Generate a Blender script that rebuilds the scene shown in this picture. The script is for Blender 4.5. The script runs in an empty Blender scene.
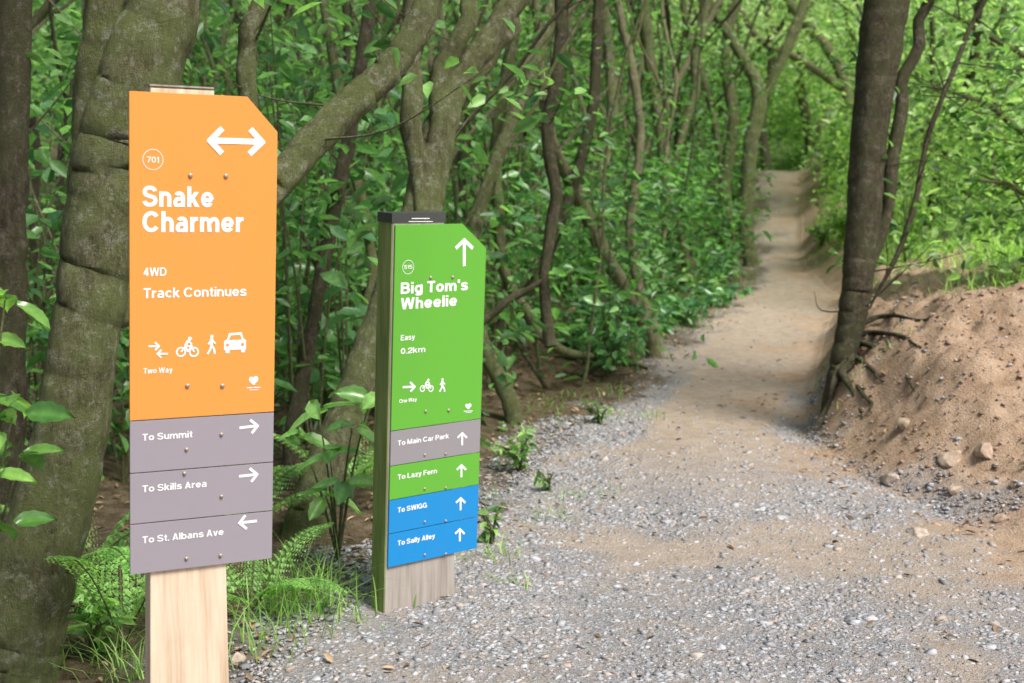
import bpy, bmesh, math, random
import numpy as np
from mathutils import Vector, Matrix
random.seed(7); R=np.random.RandomState(11)
scn=bpy.context.scene; C=scn.collection
# ------------------------------------------------------------------ camera maths
E=1.42; F=1400.0; TH=math.atan((341.5-145)/F)
CAM=np.array([0,0,E]); FW=np.array([0,math.cos(TH),-math.sin(TH)]); UP=np.array([0,math.sin(TH),math.cos(TH)]); RT=np.array([1.,0,0])
def ray(px,py): return FW+(px-512)/F*RT+(341.5-py)/F*UP
def P(px,py,d): return CAM+ray(px,py)*d
# ------------------------------------------------------------------ helpers
def sm(a,b,x):
    t=np.clip((np.asarray(x,float)-a)/(b-a),0,1); return t*t*(3-2*t)
_L=R.rand(256,256)
def noise(x,y,s=1.0,o=0):
    x=np.asarray(x,float)*s+o+500; y=np.asarray(y,float)*s+o*1.7+500
    xi=np.floor(x).astype(int); yi=np.floor(y).astype(int); fx=x-xi; fy=y-yi
    fx=fx*fx*(3-2*fx); fy=fy*fy*(3-2*fy)
    g=lambda a,b:_L[a%256,b%256]
    return (g(xi,yi)*(1-fx)+g(xi+1,yi)*fx)*(1-fy)+(g(xi,yi+1)*(1-fx)+g(xi+1,yi+1)*fx)*fy*1.0-0.5
PLy=[-60,0,3.7,4.3,5.0,5.6,8,11,13,14,15,16,18,20,22,24,28,40,400]; PLx=[-1,-1,-.78,-.55,-.28,-.1,.66,1.5,2.1,2.38,2.62,2.82,3.2,3.6,3.95,4.35,5.0,6,60]
TRy=[-60,0,3.5,4.8,6.0,6.7,7.5,9,12,13.2,14,15,16,18,20,22,24,28,40,400]; TRx=[2.6,2.6,2.3,1.9,1.5,1.46,1.6,1.98,2.75,3.08,3.08,3.12,3.28,3.68,4.12,4.5,4.95,5.7,6.8,62]
def plx(y): return np.interp(y,PLy,PLx)
def trx(y): return np.interp(y,TRy,TRx)
def H(x,y):
    x=np.asarray(x,float); y=np.asarray(y,float)
    l=np.maximum(0,plx(y)-x); r=x-trx(y)
    z=0.95*sm(13,23,y)-0.5*sm(25,34,y)
    z=z+noise(x,y,1.1)*.05+noise(x,y,4,3)*.02+noise(x,y,11,9)*.008
    z=z+sm(.2,1.5,l)*(.02+noise(x,y,.9,5)*.22)+.05*np.maximum(0,np.minimum(l,14)-1.5)
    amp=sm(4.5,6.6,y)
    bw=.48+noise(x,y,2.0,21)*.45; bh=.52*(1-.45*sm(9,12,y))
    z=z+amp*(bh*sm(0,1,(r+.05)/np.maximum(bw,.28)))+amp*.22*np.clip(r-.3,0,2.2)+amp*.1*np.clip(r-2.5,0,12)
    ro=np.abs(noise(x,y,5.5,47)); r2=np.abs(noise(x,y,12,57))
    z=z+sm(-.1,.5,r)*(noise(x,y,1.8,33)*.14+noise(x,y,7,40)*.06+ro*.1+r2*.06+noise(x,y,17,44)*.035+noise(x,y,34,46)*.024+noise(x,y,60,49)*.012)*sm(3.9,5.8,y)
    ang=x/np.maximum(y,1); hf=1-.45*sm(.05,.14,ang)*(1-sm(.4,.6,ang))
    z=z+.42*np.clip(y-29,0,30)*hf+.3*np.clip(-x-13,0,30)+.2*np.clip(x-14,0,30)
    return z
def hz(x,y): return float(H(x,y))
def mk(name,V,Fc,mat,parent=None,col=None,smooth=False,off=None):
    V=np.asarray(V,float)
    if off is None and parent is not None:
        r=parent
        while r.parent: r=r.parent
        off=np.array(r.location)
    if off is not None: V=V-off
    me=bpy.data.meshes.new(name)
    Fc=np.asarray(Fc,dtype=np.int32); k=Fc.shape[1]; n=len(Fc)
    me.vertices.add(len(V)); me.vertices.foreach_set('co',V.astype(np.float32).ravel())
    me.loops.add(n*k); me.loops.foreach_set('vertex_index',Fc.ravel())
    me.polygons.add(n); me.polygons.foreach_set('loop_start',np.arange(0,n*k,k,dtype=np.int32))
    if smooth: me.polygons.foreach_set('use_smooth',np.ones(n,dtype=bool))
    me.update(calc_edges=True); me.validate()
    if col is not None:
        a=me.color_attributes.new('col','FLOAT_COLOR','POINT')
        c=np.ones((len(V),4),np.float32); c[:,:col.shape[1]]=col; a.data.foreach_set('color',c.ravel())
    me.materials.append(mat)
    o=bpy.data.objects.new(name,me); C.objects.link(o)
    if parent is not None: o.parent=parent
    return o
def tag(o,label=None,cat=None,group=None,kind=None):
    if label: o['label']=label
    if cat: o['category']=cat
    if group: o['group']=group
    if kind: o['kind']=kind
    return o
def empty(name,loc,label,cat,group=None):
    o=bpy.data.objects.new(name,None); o.empty_display_size=.1; C.objects.link(o); o.location=tuple(float(v) for v in loc)
    return tag(o,label,cat,group)
# ------------------------------------------------------------------ materials
def newmat(name):
    m=bpy.data.materials.new(name); m.use_nodes=True; nt=m.node_tree; b=nt.nodes['Principled BSDF']; return m,nt,b
def nd(nt,t,**k):
    n=nt.nodes.new(t)
    for a,v in k.items(): setattr(n,a,v)
    return n
def tc(nt,scale=(1,1,1),kind='Object'):
    t=nd(nt,'ShaderNodeTexCoord'); m=nd(nt,'ShaderNodeMapping'); m.inputs['Scale'].default_value=scale
    nt.links.new(t.outputs[kind],m.inputs['Vector']); return m.outputs['Vector']
def nz(nt,vec,s,det=5,rough=.6):
    n=nd(nt,'ShaderNodeTexNoise'); n.inputs['Scale'].default_value=s; n.inputs['Detail'].default_value=det; n.inputs['Roughness'].default_value=rough
    nt.links.new(vec,n.inputs['Vector']); return n.outputs['Fac']
def ramp(nt,fac,stops):
    r=nd(nt,'ShaderNodeValToRGB'); e=r.color_ramp.elements
    while len(e)<len(stops): e.new(.5)
    for i,(p,c) in enumerate(stops): e[i].position=p; e[i].color=(*c,1) if len(c)==3 else c
    nt.links.new(fac,r.inputs['Fac']); return r.outputs['Color']
def mix(nt,f,a,b,mode='MIX'):
    m=nd(nt,'ShaderNodeMix',data_type='RGBA',blend_type=mode)
    for sck,v in ((m.inputs[0],f),(m.inputs[6],a),(m.inputs[7],b)):
        if hasattr(v,'is_output'): nt.links.new(v,sck)
        elif isinstance(v,(int,float)): sck.default_value=v
        else: sck.default_value=(*v,1)
    return m.outputs[2]
def bump(nt,b,h,s=.5,d=.02):
    n=nd(nt,'ShaderNodeBump'); n.inputs['Strength'].default_value=s; n.inputs['Distance'].default_value=d
    nt.links.new(h,n.inputs['Height']); nt.links.new(n.outputs['Normal'],b.inputs['Normal'])
def L(nt,a,b): nt.links.new(a,b)
def ground_mat():
    m,nt,b=newmat('trail_ground'); v=tc(nt)
    at=nd(nt,'ShaderNodeAttribute',attribute_name='col'); sp=nd(nt,'ShaderNodeSeparateColor'); L(nt,at.outputs['Color'],sp.inputs[0])
    lit=ramp(nt,nz(nt,v,14,6,.75),[(.3,(.05,.038,.022)),(.5,(.13,.1,.06)),(.72,(.28,.21,.14))])
    def chips(sc):
        vo=nd(nt,'ShaderNodeTexVoronoi'); vo.inputs['Scale'].default_value=sc; L(nt,v,vo.inputs['Vector'])
        vs=nd(nt,'ShaderNodeSeparateColor'); L(nt,vo.outputs['Color'],vs.inputs[0])
        g=ramp(nt,vs.outputs[0],[(0,(.225,.225,.235)),(.5,(.35,.35,.36)),(1,(.5,.5,.51))])
        e=ramp(nt,vo.outputs['Distance'],[(0,(1,1,1)),(.6,(.85,.85,.85)),(1,(.5,.5,.5))]); return mix(nt,.85,g,e,'MULTIPLY'),vo.outputs['Distance']
    g1,h1=chips(85); g2,h2=chips(190)
    gr=mix(nt,ramp(nt,nz(nt,v,25,3),[(.45,(0,0,0)),(.55,(1,1,1))]),g1,g2)
    dirt=ramp(nt,nz(nt,v,11,10,.8),[(.25,(.32,.245,.18)),(.5,(.46,.37,.285)),(.75,(.6,.505,.41))])
    gr=mix(nt,ramp(nt,nz(nt,v,2.6,9,.8),[(.44,(.05,.05,.05)),(.64,(.68,.68,.68))]),gr,dirt)
    earth=ramp(nt,nz(nt,v,7,12,.88),[(.28,(.17,.105,.065)),(.43,(.39,.265,.17)),(.58,(.54,.395,.275)),(.75,(.7,.56,.43))])
    green=ramp(nt,nz(nt,v,12,6,.7),[(.3,(.06,.12,.025)),(.6,(.16,.28,.07)),(.8,(.28,.31,.13))])
    c=mix(nt,sp.outputs[0],lit,gr); c=mix(nt,sp.outputs[2],c,dirt); c=mix(nt,sp.outputs[1],c,earth); c=mix(nt,at.outputs['Alpha'],c,green)
    L(nt,c,b.inputs['Base Color']); b.inputs['Roughness'].default_value=.95; b.inputs['Specular IOR Level'].default_value=.1
    h=mix(nt,.5,nz(nt,v,38,10,.9),mix(nt,.5,h1,h2)); bump(nt,b,h,.95,.022); return m
def attr_mat(name,rough=.8,var=.3,scale=60):
    m,nt,b=newmat(name); at=nd(nt,'ShaderNodeAttribute',attribute_name='col'); v=tc(nt)
    n=nz(nt,v,scale,5); c=mix(nt,1.0,at.outputs['Color'],ramp(nt,n,[(.25,(1-var,)*3),(.75,(1+var,)*3)]),'MULTIPLY')
    L(nt,c,b.inputs['Base Color']); b.inputs['Roughness'].default_value=rough; b.inputs['Specular IOR Level'].default_value=.1; bump(nt,b,n,.4,.004); return m
def leaf_mat(name,gloss=.45,tr=.4):
    m,nt,b=newmat(name); at=nd(nt,'ShaderNodeAttribute',attribute_name='col'); v=tc(nt)
    c=mix(nt,1.0,at.outputs['Color'],ramp(nt,nz(nt,v,35,3),[(.3,(.72,.74,.72)),(.7,(1.25,1.2,1.1))]),'MULTIPLY')
    L(nt,c,b.inputs['Base Color']); b.inputs['Roughness'].default_value=gloss; b.inputs['Specular IOR Level'].default_value=.6
    t=nd(nt,'ShaderNodeBsdfTranslucent'); L(nt,mix(nt,1.0,c,(1.7,1.9,1.1),'MULTIPLY'),t.inputs['Color'])
    s=nd(nt,'ShaderNodeMixShader'); s.inputs[0].default_value=tr; L(nt,b.outputs[0],s.inputs[1]); L(nt,t.outputs[0],s.inputs[2])
    L(nt,s.outputs[0],nt.nodes['Material Output'].inputs['Surface']); return m
def bark_mat(name,dark,mid,moss,light):
    m,nt,b=newmat(name); v=tc(nt,(1,1,.4)); v2=tc(nt)
    f=nz(nt,v,40,10,.85); c=ramp(nt,f,[(.35,dark),(.52,mid),(.68,light)])
    c=mix(nt,ramp(nt,nz(nt,v2,6,10,.85),[(.4,(0,0,0)),(.54,(.9,.9,.9))]),c,mix(nt,f,tuple(x*.4 for x in moss),tuple(x*1.7 for x in moss)))
    c=mix(nt,ramp(nt,nz(nt,v2,22,10,.85),[(.53,(0,0,0)),(.6,(.8,.8,.8))]),c,light)
    L(nt,c,b.inputs['Base Color']); b.inputs['Roughness'].default_value=.92; b.inputs['Specular IOR Level'].default_value=.15
    bump(nt,b,mix(nt,.4,f,nz(nt,v2,110,6,.8)),1.0,.06); return m
def wood_mat(name,a,bb,c3,sc=1):
    m,nt,b=newmat(name); v=tc(nt,(26,26,1.3))
    f=nz(nt,v,2.2*sc,6,.6); c=ramp(nt,f,[(.3,a),(.5,bb),(.72,c3)])
    v2=tc(nt); c=mix(nt,ramp(nt,nz(nt,v2,7,5),[(.5,(0,0,0)),(.8,(.35,.35,.35))]),c,a)
    L(nt,c,b.inputs['Base Color']); b.inputs['Roughness'].default_value=.75; bump(nt,b,f,.3,.004); return m
def paint(name,c,rough=.45,dirt=.08):
    m,nt,b=newmat(name); v=tc(nt)
    n=nz(nt,v,7,8,.75); sp=nz(nt,v,160,3,.6)
    col=mix(nt,ramp(nt,n,[(.45,(0,0,0)),(.8,(dirt*2.5,)*3)]),c,tuple(x*.6+.06 for x in c))
    col=mix(nt,ramp(nt,sp,[(.66,(0,0,0)),(.74,(dirt*2,)*3)]),col,(.25,.22,.17))
    L(nt,col,b.inputs['Base Color']); b.inputs['Roughness'].default_value=rough; b.inputs['Specular IOR Level'].default_value=.3; return m
MG=ground_mat(); MST=attr_mat('loose_stone'); MROCK=attr_mat('bank_rock',.95,.45,26)
ML=leaf_mat('bush_leaf',.4,.45); MGR=leaf_mat('grass_blade',.5,.45); MLG=leaf_mat('glossy_leaf',.26,.35); MDL=attr_mat('dry_leaf',.85,.2)
MB1=bark_mat('mossy_bark',(.045,.042,.02),(.21,.195,.11),(.2,.235,.085),(.46,.47,.34))
MB2=bark_mat('dark_bark',(.025,.018,.013),(.12,.088,.065),(.11,.115,.055),(.27,.235,.18))
MB3=bark_mat('pale_bark',(.14,.11,.065),(.36,.3,.2),(.3,.3,.15),(.56,.52,.39))
MBS=[MB1,MB2,MB3]
MW1=wood_mat('new_pine_timber',(.5,.36,.23),(.68,.53,.38),(.78,.65,.49))
MW2=wood_mat('weathered_timber',(.23,.2,.17),(.34,.3,.26),(.44,.4,.36)); MW3=wood_mat('algae_green_timber',(.09,.11,.03),(.17,.23,.06),(.28,.31,.12))
MO=paint('orange_panel_paint',(.8,.295,.06)); MGN=paint('green_panel_paint',(.115,.385,.04)); MGY=paint('grey_panel_paint',(.3,.27,.3)); MBL=paint('blue_panel_paint',(.012,.23,.55))
MGY2=paint('warm_grey_panel_paint',(.265,.25,.262)); MWH=paint('white_lettering',(.86,.86,.84),.5,.01); MDK=paint('dark_cap_paint',(.05,.055,.05),.5,.15)
mm,nt_,b_=newmat('bolt_steel'); b_.inputs['Metallic'].default_value=.6; b_.inputs['Roughness'].default_value=.5; b_.inputs['Base Color'].default_value=(.42,.34,.28,1); MBT=mm
# ------------------------------------------------------------------ terrain
def axis(segs):
    out=[]
    for a,b,s in segs: out+=list(np.arange(a,b,s))
    out.append(segs[-1][1]); return np.array(out)
def grid(xs,ys):
    X,Y=np.meshgrid(xs,ys); nx,ny=len(xs),len(ys)
    i=np.arange(nx*ny).reshape(ny,nx)
    return X.ravel(),Y.ravel(),np.stack([i[:-1,:-1],i[:-1,1:],i[1:,1:],i[1:,:-1]],-1).reshape(-1,4)
def masks(x,y):
    n1=noise(x,y,3,50)+.5*noise(x,y,9,60); l=x-plx(y); r=x-trx(y)
    g=sm(-.25,.2,l+n1*.5); e=sm(-.35,.2,r+n1*.6)*sm(3.9,5.0,y+n1)
    ce=np.clip(1-np.abs((x-(plx(y)*.42+trx(y)*.58))/np.maximum(.36*(trx(y)-plx(y)),.2))**2,0,1)
    w=np.maximum(sm(5.0,6.8,y)*sm(.02,.5,ce+n1*.6), sm(7.6,10,y)*g)
    w=np.maximum(w,.8*sm(.02,.34,noise(x,y,1.5,77)+.5*noise(x,y,5,78)+.26*(x-.9)))*g
    gr=sm(.75,1.35,r+n1*.8)*sm(6.3,7.6,y); gr=np.maximum(gr,sm(26,30,y)*.9); gr=np.maximum(gr,sm(9,20,-l)*.8*(y>8))
    gr=np.maximum(gr,sm(.15,.6,r+n1*.5)*sm(10,13,y)*.85)
    return np.stack([g,e,w,gr],-1)
xs=axis([(-300,-40,20),(-40,-8,1.0),(-8,-2,.2),(-2,1.2,.04),(1.2,4.2,.022),(4.2,9,.15),(9,40,1),(40,300,20)])
ys=axis([(-60,0,4),(0,3,.25),(3,4.5,.05),(4.5,8.5,.024),(8.5,16,.1),(16,30,.25),(30,70,1.5),(70,500,25)])
X,Y,Fq=grid(xs,ys); l=X-plx(Y); r=X-trx(Y)
Z=H(X,Y)-.03*sm(.15,.3,l)*sm(.05,.2,-r)*(Y<33)*(Y>.5)
tag(mk('ground',np.stack([X,Y,Z],-1),Fq,MG,col=masks(X,Y),smooth=True),kind='structure')
ss=np.linspace(0,1,85); yy=axis([(.3,3,.2),(3,9.5,.04),(9.5,16,.08),(16,33.5,.25)])
S,Y,Fq=grid(ss,yy); X=(plx(Y)-.05)*(1-S)+(trx(Y)+.08)*S
Z=H(X,Y)+.007-.05*(1-sm(0,.07,S))-.05*(1-sm(0,.07,1-S))
tag(mk('path',np.stack([X,Y,Z],-1),Fq,MG,col=masks(X,Y),smooth=True),kind='structure')
CBV=np.array([(a,b,c) for a in(-1,1) for b in(-1,1) for c in(-1,1)],float)*.62
CBF=np.array([(0,1,3,2),(4,6,7,5),(0,4,5,1),(2,3,7,6),(0,2,6,4),(1,5,7,3)])
def stones(x,y,rad,colr):
    n=len(x); T=CBV[None]*(1+R.uniform(-.45,.3,(n,8,1)))+R.uniform(-.22,.22,(n,8,3)); T=T*np.stack([R.uniform(.8,1.5,n),R.uniform(.6,1.1,n),R.uniform(.3,.65,n)],-1)[:,None,:]
    a=R.uniform(0,6.28,n); tl=R.normal(0,.22,n)
    z0=T[...,2]*np.cos(tl)[:,None]-T[...,0]*np.sin(tl)[:,None]; x0=T[...,0]*np.cos(tl)[:,None]+T[...,2]*np.sin(tl)[:,None]
    xx=x0*np.cos(a)[:,None]-T[...,1]*np.sin(a)[:,None]; yy=x0*np.sin(a)[:,None]+T[...,1]*np.cos(a)[:,None]
    V=np.stack([xx,yy,z0],-1)*rad[:,None,None]
    V+=np.stack([x,y,H(x,y)+.006-rad*.02],-1)[:,None,:]
    Fc=(CBF[None]+8*np.arange(n)[:,None,None]).reshape(-1,4)
    return V.reshape(-1,3),Fc,np.repeat(colr,8,0)
def scatter(n,x0,x1,y0,y1,wf):
    x=R.uniform(x0,x1,n*6); y=R.uniform(y0,y1,n*6); w=wf(x,y); k=R.rand(len(x))<w; return x[k][:n],y[k][:n]
def gw(x,y):
    m=masks(x,y); cl=sm(-.3,.3,noise(x,y,2.3,90)+.5*noise(x,y,6,91)); return (m[:,0]*(1-m[:,1]*.97)*(1-.88*m[:,2])*(.4+.6*cl))
x1,y1=scatter(40000,-1,2.8,3.1,7.6,gw); x2,y2=scatter(6000,-.5,3,7.4,12,gw)
x3,y3=scatter(2600,1.2,3.4,4.2,8.5,lambda x,y: masks(x,y)[:,1]*(1-masks(x,y)[:,3]))
x=np.concatenate([x1,x2,x3]); y=np.concatenate([y1,y2,y3]); n=len(x)
rad=np.clip(np.exp(R.normal(-5.05,.42,n)),.003,.024); rad[-len(x3):]*=R.choice([.8,1,1.8],len(x3),p=[.5,.4,.1])
g=R.uniform(.22,.45,n); cc=np.stack([g,g*1.0,g*1.03],-1); k=R.rand(n)<.18; cc[k]*=np.array([1.1,.93,.78]); cc[-len(x3):]*=np.array([1.15,.8,.58])
V,Fc,cc=stones(x,y,rad,cc)
tag(mk('gravel',V,Fc,MST,col=cc),'loose grey gravel scattered over the track and its edges','gravel',kind='stuff')
def rock(px,py,w,label,tint=(.33,.27,.21)):
    for d in np.arange(3.2,12,.01):
        q=P(px,py,d)
        if q[2]<=hz(q[0],q[1]): break
    bm=bmesh.new(); bmesh.ops.create_icosphere(bm,subdivisions=3,radius=1)
    rr=w/F*d/2; sd=R.uniform(0,99)
    planes=[Vector(R.normal(0,1,3)).normalized() for _ in range(12)]
    for vv in bm.verts:
        p=vv.co.copy()
        for pl in planes:
            dd=p.dot(pl)-.62
            if dd>0: p-=pl*dd*.97
        p*=1+.04*math.sin(p.x*7+sd)+.04*math.sin(p.y*9+sd)
        vv.co=Vector((p.x*rr*1.15,p.y*rr,p.z*rr*.75))
    me=bpy.data.meshes.new('rock'); bm.to_mesh(me); bm.free()
    a=me.color_attributes.new('col','FLOAT_COLOR','POINT'); a.data.foreach_set('color',np.tile(np.array([*tint,1],np.float32),len(me.vertices)))
    me.materials.append(MROCK); o=bpy.data.objects.new('rock',me); C.objects.link(o); o.location=(q[0],q[1],hz(q[0],q[1])+rr*.05); o.rotation_euler[2]=R.uniform(0,6)
    tag(o,label,'rock')
rock(985,455,26,'flat brown rock set in the dirt bank near the right edge',(.36,.27,.2))
rock(890,482,24,'grey brown rock at the foot of the dirt bank, lower right of the dark tree',(.34,.28,.23))
rock(918,536,28,'pale flat rock lying lowest on the earth in front of the bank',(.38,.32,.26))
rock(955,492,18,'small tan rock on the bare bank right of the grey brown rock',(.38,.3,.22))
rock(950,462,30,'tan angular rock sticking out of the earth bank',(.4,.31,.23))
rock(905,425,22,'dusty rock halfway up the bank beside the tree roots',(.35,.27,.19))
rock(238,660,20,'tan rock beside the foot of the pale timber post',(.42,.34,.27))
rock(412,618,12,'small grey stone just right of the mossy sign post foot',(.42,.4,.38))
rock(290,672,14,'brown stone in the gravel at the bottom left',(.38,.29,.21))
rock(567,668,13,'reddish stone lying on the gravel at bottom centre',(.42,.31,.25))
rock(780,520,13,'lone grey stone on the gravel in front of the bank',(.45,.44,.43))
rock(1002,520,17,'brown rock at the bank foot by the right edge',(.35,.26,.19))
# ------------------------------------------------------------------ leaves
def leafmesh(Pt,size,t=None,asp=.48,tilt=.75,droop=.3,A=(.035,.11,.038),B=(.22,.45,.13),pw=1.2,br=None):
    Pt=np.asarray(Pt); n=len(Pt); size=np.broadcast_to(size,(n,))*R.uniform(.65,1.25,n)
    if t is None:
        a=R.uniform(0,6.283,n); t=np.stack([np.cos(a),np.sin(a),-droop+R.normal(0,.35,n)],-1)
    t=t/np.linalg.norm(t,axis=1,keepdims=True)
    n0=np.stack([R.normal(0,tilt,n),R.normal(0,tilt,n),np.ones(n)],-1)
    s=np.cross(t,n0); s/=np.linalg.norm(s,axis=1,keepdims=True)+1e-9; nn=np.cross(s,t)
    tm=np.array([(0,0,0),(.3,.46,.07),(.68,.38,.04),(1,0,-.12),(.68,-.38,.04),(.3,-.46,.07)])
    V=Pt[:,None,:]+size[:,None,None]*(tm[None,:,0,None]*t[:,None]+tm[None,:,1,None]*asp*.99*s[:,None]+tm[None,:,2,None]*nn[:,None])
    b=6*np.arange(n)[:,None,None]; Fc=(np.array([[0,1,2,3],[0,3,4,5]])[None]+b).reshape(-1,4)
    u=R.rand(n)**pw if br is None else np.clip(br+R.normal(0,.18,n),0,1)
    c=np.array(A)[None]*(1-u[:,None])+np.array(B)[None]*u[:,None]; c*=R.uniform(.8,1.2,(n,1))
    return V.reshape(-1,3),Fc,np.repeat(c,6,0)
def join(parts):
    V=[];Fc=[];Cc=[];o=0
    for p in parts:
        V.append(p[0]);Fc.append(p[1]+o);o+=len(p[0])
        if len(p)>2: Cc.append(p[2])
    return np.concatenate(V),np.concatenate(Fc),(np.concatenate(Cc) if Cc else None)
def clus(cen,n,sp):
    cen=np.asarray(cen); m=len(cen); return (cen[:,None,:]+R.normal(0,1,(m,n,3))*np.array([1,1,.6])*sp).reshape(-1,3)
def cr(pts,k):
    p=np.asarray(pts,float); p=np.vstack([2*p[0]-p[1],p,2*p[-1]-p[-2]]); out=[]
    for i in range(1,len(p)-2):
        t=np.linspace(0,1,k,endpoint=False)[:,None]
        out.append(.5*((2*p[i])+(-p[i-1]+p[i+1])*t+(2*p[i-1]-5*p[i]+4*p[i+1]-p[i+2])*t**2+(-p[i-1]+3*p[i]-3*p[i+1]+p[i+2])*t**3))
    out.append(p[-2][None]); return np.vstack(out)
def tube(pts,rad,seg=10,k=6,rough=.07,wob=0):
    q=cr(np.column_stack([np.asarray(pts,float),rad]),k); c=q[:,:3]; r=np.maximum(q[:,3],.0008); n=len(c)
    if wob: c=c+np.column_stack([noise(np.arange(n)*.45,0,1,R.uniform(0,90)),noise(np.arange(n)*.45,0,1,R.uniform(0,90)),np.zeros(n)])*wob
    T=np.gradient(c,axis=0); T/=np.linalg.norm(T,axis=1,keepdims=True)+1e-9
    N=np.zeros_like(T); v=np.cross(T[0],[0.31,.9,.1]); v/=np.linalg.norm(v)
    for i in range(n):
        v=v-T[i]*v.dot(T[i]); v/=np.linalg.norm(v)+1e-9; N[i]=v
    B=np.cross(T,N); a=np.linspace(0,2*np.pi,seg,endpoint=False); s=np.concatenate([[0],np.cumsum(np.linalg.norm(np.diff(c,axis=0),axis=1))])/max(r.mean(),.004); s=s[:,None]; o=R.uniform(0,80)
    dd=noise(np.cos(a)*1.2+s*.1,np.sin(a)*1.2+s*.07,1,o)*2.4+noise(np.cos(a)*2.6+s*.35,np.sin(a)*2.6-s*.25,1,o+9)*1.0+noise(np.cos(a)*6+s*1.3,np.sin(a)*6-s*.9,1,o+19)*.5
    rr=r[:,None]*(1+rough*dd)
    V=c[:,None]+rr[...,None]*(np.cos(a)[None,:,None]*N[:,None]+np.sin(a)[None,:,None]*B[:,None])
    i=np.arange(n*seg).reshape(n,seg); j=np.roll(i,-1,1)
    Fc=np.stack([i[:-1],j[:-1],j[1:],i[1:]],-1).reshape(-1,4)
    return V.reshape(-1,3),Fc
def twigs(base,dirv,n,length,r0):
    out=[];ends=[]
    for _ in range(n):
        b=np.array(base[R.randint(len(base))]); d=R.normal(0,1,3)*np.array([1,1,.5])+dirv; d/=np.linalg.norm(d)
        L1=length*R.uniform(.5,1.2); m=b+d*L1*.5+R.normal(0,.07,3)*L1; e=b+d*L1+np.array([0,0,R.uniform(-.15,.25)*L1])
        out.append(tube([b,m,e],[r0,r0*.6,r0*.25],5,4,.05)); ends+=[m,e,(m+e)/2]
    return out,ends
def tree(stems,mat,label,group=None,crown=500,low=0,leaf=.1,name='tree',base=None,tw=6,twl=.7,tops=None,LB=(.24,.47,.14),up=.6,twall=False):
    p0=np.array(stems[0][0][0] if base is None else base)
    root=empty(name,p0,label,'tree',group); T=[]; allp=[]
    for i,(pts,rad) in enumerate(stems):
        rad=list(rad)
        if i: rad[0]*=.3
        big=max(rad)>.045; T.append(tube(pts,rad,28 if big else 8,20 if big else 6,.08,wob=.012 if big else .05))
        if tops is None or i<tops or twall: allp+=list(cr(pts,5))
    use=stems if tops is None else stems[:tops]
    ends=[np.array(s[0][-1]) for s in use]
    t2,e2=twigs(allp[len(allp)//3:],np.array([0,0,up]),tw,twl,.005)
    L2=[];tips=[]
    for e in ends:
        for _ in range(3):
            d=np.array([R.normal(0,.8),R.normal(0,.8),R.uniform(.5,1.3)]); q=e+d*R.uniform(.6,1.1); w=q+d*.7+R.normal(0,.3,3)
            r0=.03; L2.append(tube([e-d*.05,q,w],[r0,r0*.6,r0*.25],6,4,.06)); tips+=[q,w]
    V,Fc,_=join(T+t2+L2); mk('trunk',V,Fc,mat,root,smooth=True)
    m=max(4,int(crown*.6)//45); cc=np.array([tips[R.randint(len(tips))]+R.normal(0,.35,3) for _ in range(m)])
    parts=[leafmesh(clus(cc,45,.26),leaf,pw=1.1,B=LB)]
    if low:
        src=np.array(e2); cc=src[R.randint(len(src),size=low//14+1)]
        parts.append(leafmesh(clus(cc,14,.11),leaf*.8,pw=1.0,B=LB))
    V,Fc,c=join(parts); mk('crown',V,Fc,ML,root,col=c)
    return root
def px_stem(lst,d0,d1=None,k=1.0):
    n=len(lst); ds=np.linspace(d0,d1 if d1 else d0,n)
    pts=[P(a,b,d) for (a,b,w),d in zip(lst,ds)]; rad=[w*k/2/F*d for (a,b,w),d in zip(lst,ds)]
    return pts,rad
def ext(st,h=1.6,dx=0,dy=0):
    p,r=st; q=p[-1]; v=(p[-1]-p[-2]); v=v/np.linalg.norm(v); v=v*.6+np.array([dx,dy,.6])
    return list(p)+[q+v*h*.5,q+v*h],list(r)+[r[-1]*.8,r[-1]*.5]
def rootdown(st,dz=.3):
    p,r=st; return [p[0]+np.array([0,0,-dz])]+list(p),[r[0]*1.25]+list(r)
def at(px,py):
    for d in np.arange(2.6,30,.02):
        q=P(px,py,d)
        if q[2]<=hz(q[0],q[1]): return q
    return q
tree([rootdown(ext(px_stem([(8,720,112),(26,610,90),(66,460,76),(90,310,72),(108,190,78),(135,90,84),(170,-20,72),(200,-160,60)],3.75,3.6))),
      ext(px_stem([(96,330,40),(92,220,50),(96,110,46),(106,0,42),(100,-130,38)],3.75,3.55)),
      ext(px_stem([(100,330,45),(160,290,44),(215,245,40),(282,176,33),(335,118,32),(392,66,29),(428,5,26),(455,-90,22)],3.75,4.3)),
      ext(px_stem([(225,240,24),(250,110,20),(256,40,19),(264,-40,18)],3.95,4.0)),
      ext(px_stem([(385,72,16),(420,40,17),(440,-40,12)],4.2,4.3))],
     MB1,'thick mossy multi-limbed tree behind the orange sign, its long limb leaning right',crown=700,low=60,leaf=.1)
tree([rootdown(ext(px_stem([(-6,640,46),(4,470,38),(8,300,34),(12,150,33),(14,-40,32)],4.6)))],MB2,'dark upright tree trunk at the extreme left edge',crown=400,low=60)
tree([rootdown(ext(px_stem([(300,585,56),(312,505,46),(342,425,40),(380,330,38),(416,235,40),(432,165,38),(452,95,30),(498,25,25),(545,-60,22)],5.1,5.3))),
      ext(px_stem([(420,230,28),(416,130,24),(410,50,20),(424,-50,18)],5.15)),
      ext(px_stem([(434,170,28),(440,90,23),(462,25,20),(484,-50,17)],5.2)),
      ext(px_stem([(450,110,16),(492,60,19),(512,10,17),(500,-60,14)],5.3))],
     MB1,'forked mossy tree standing right behind the green sign',crown=600,low=90,leaf=.1)
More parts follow.
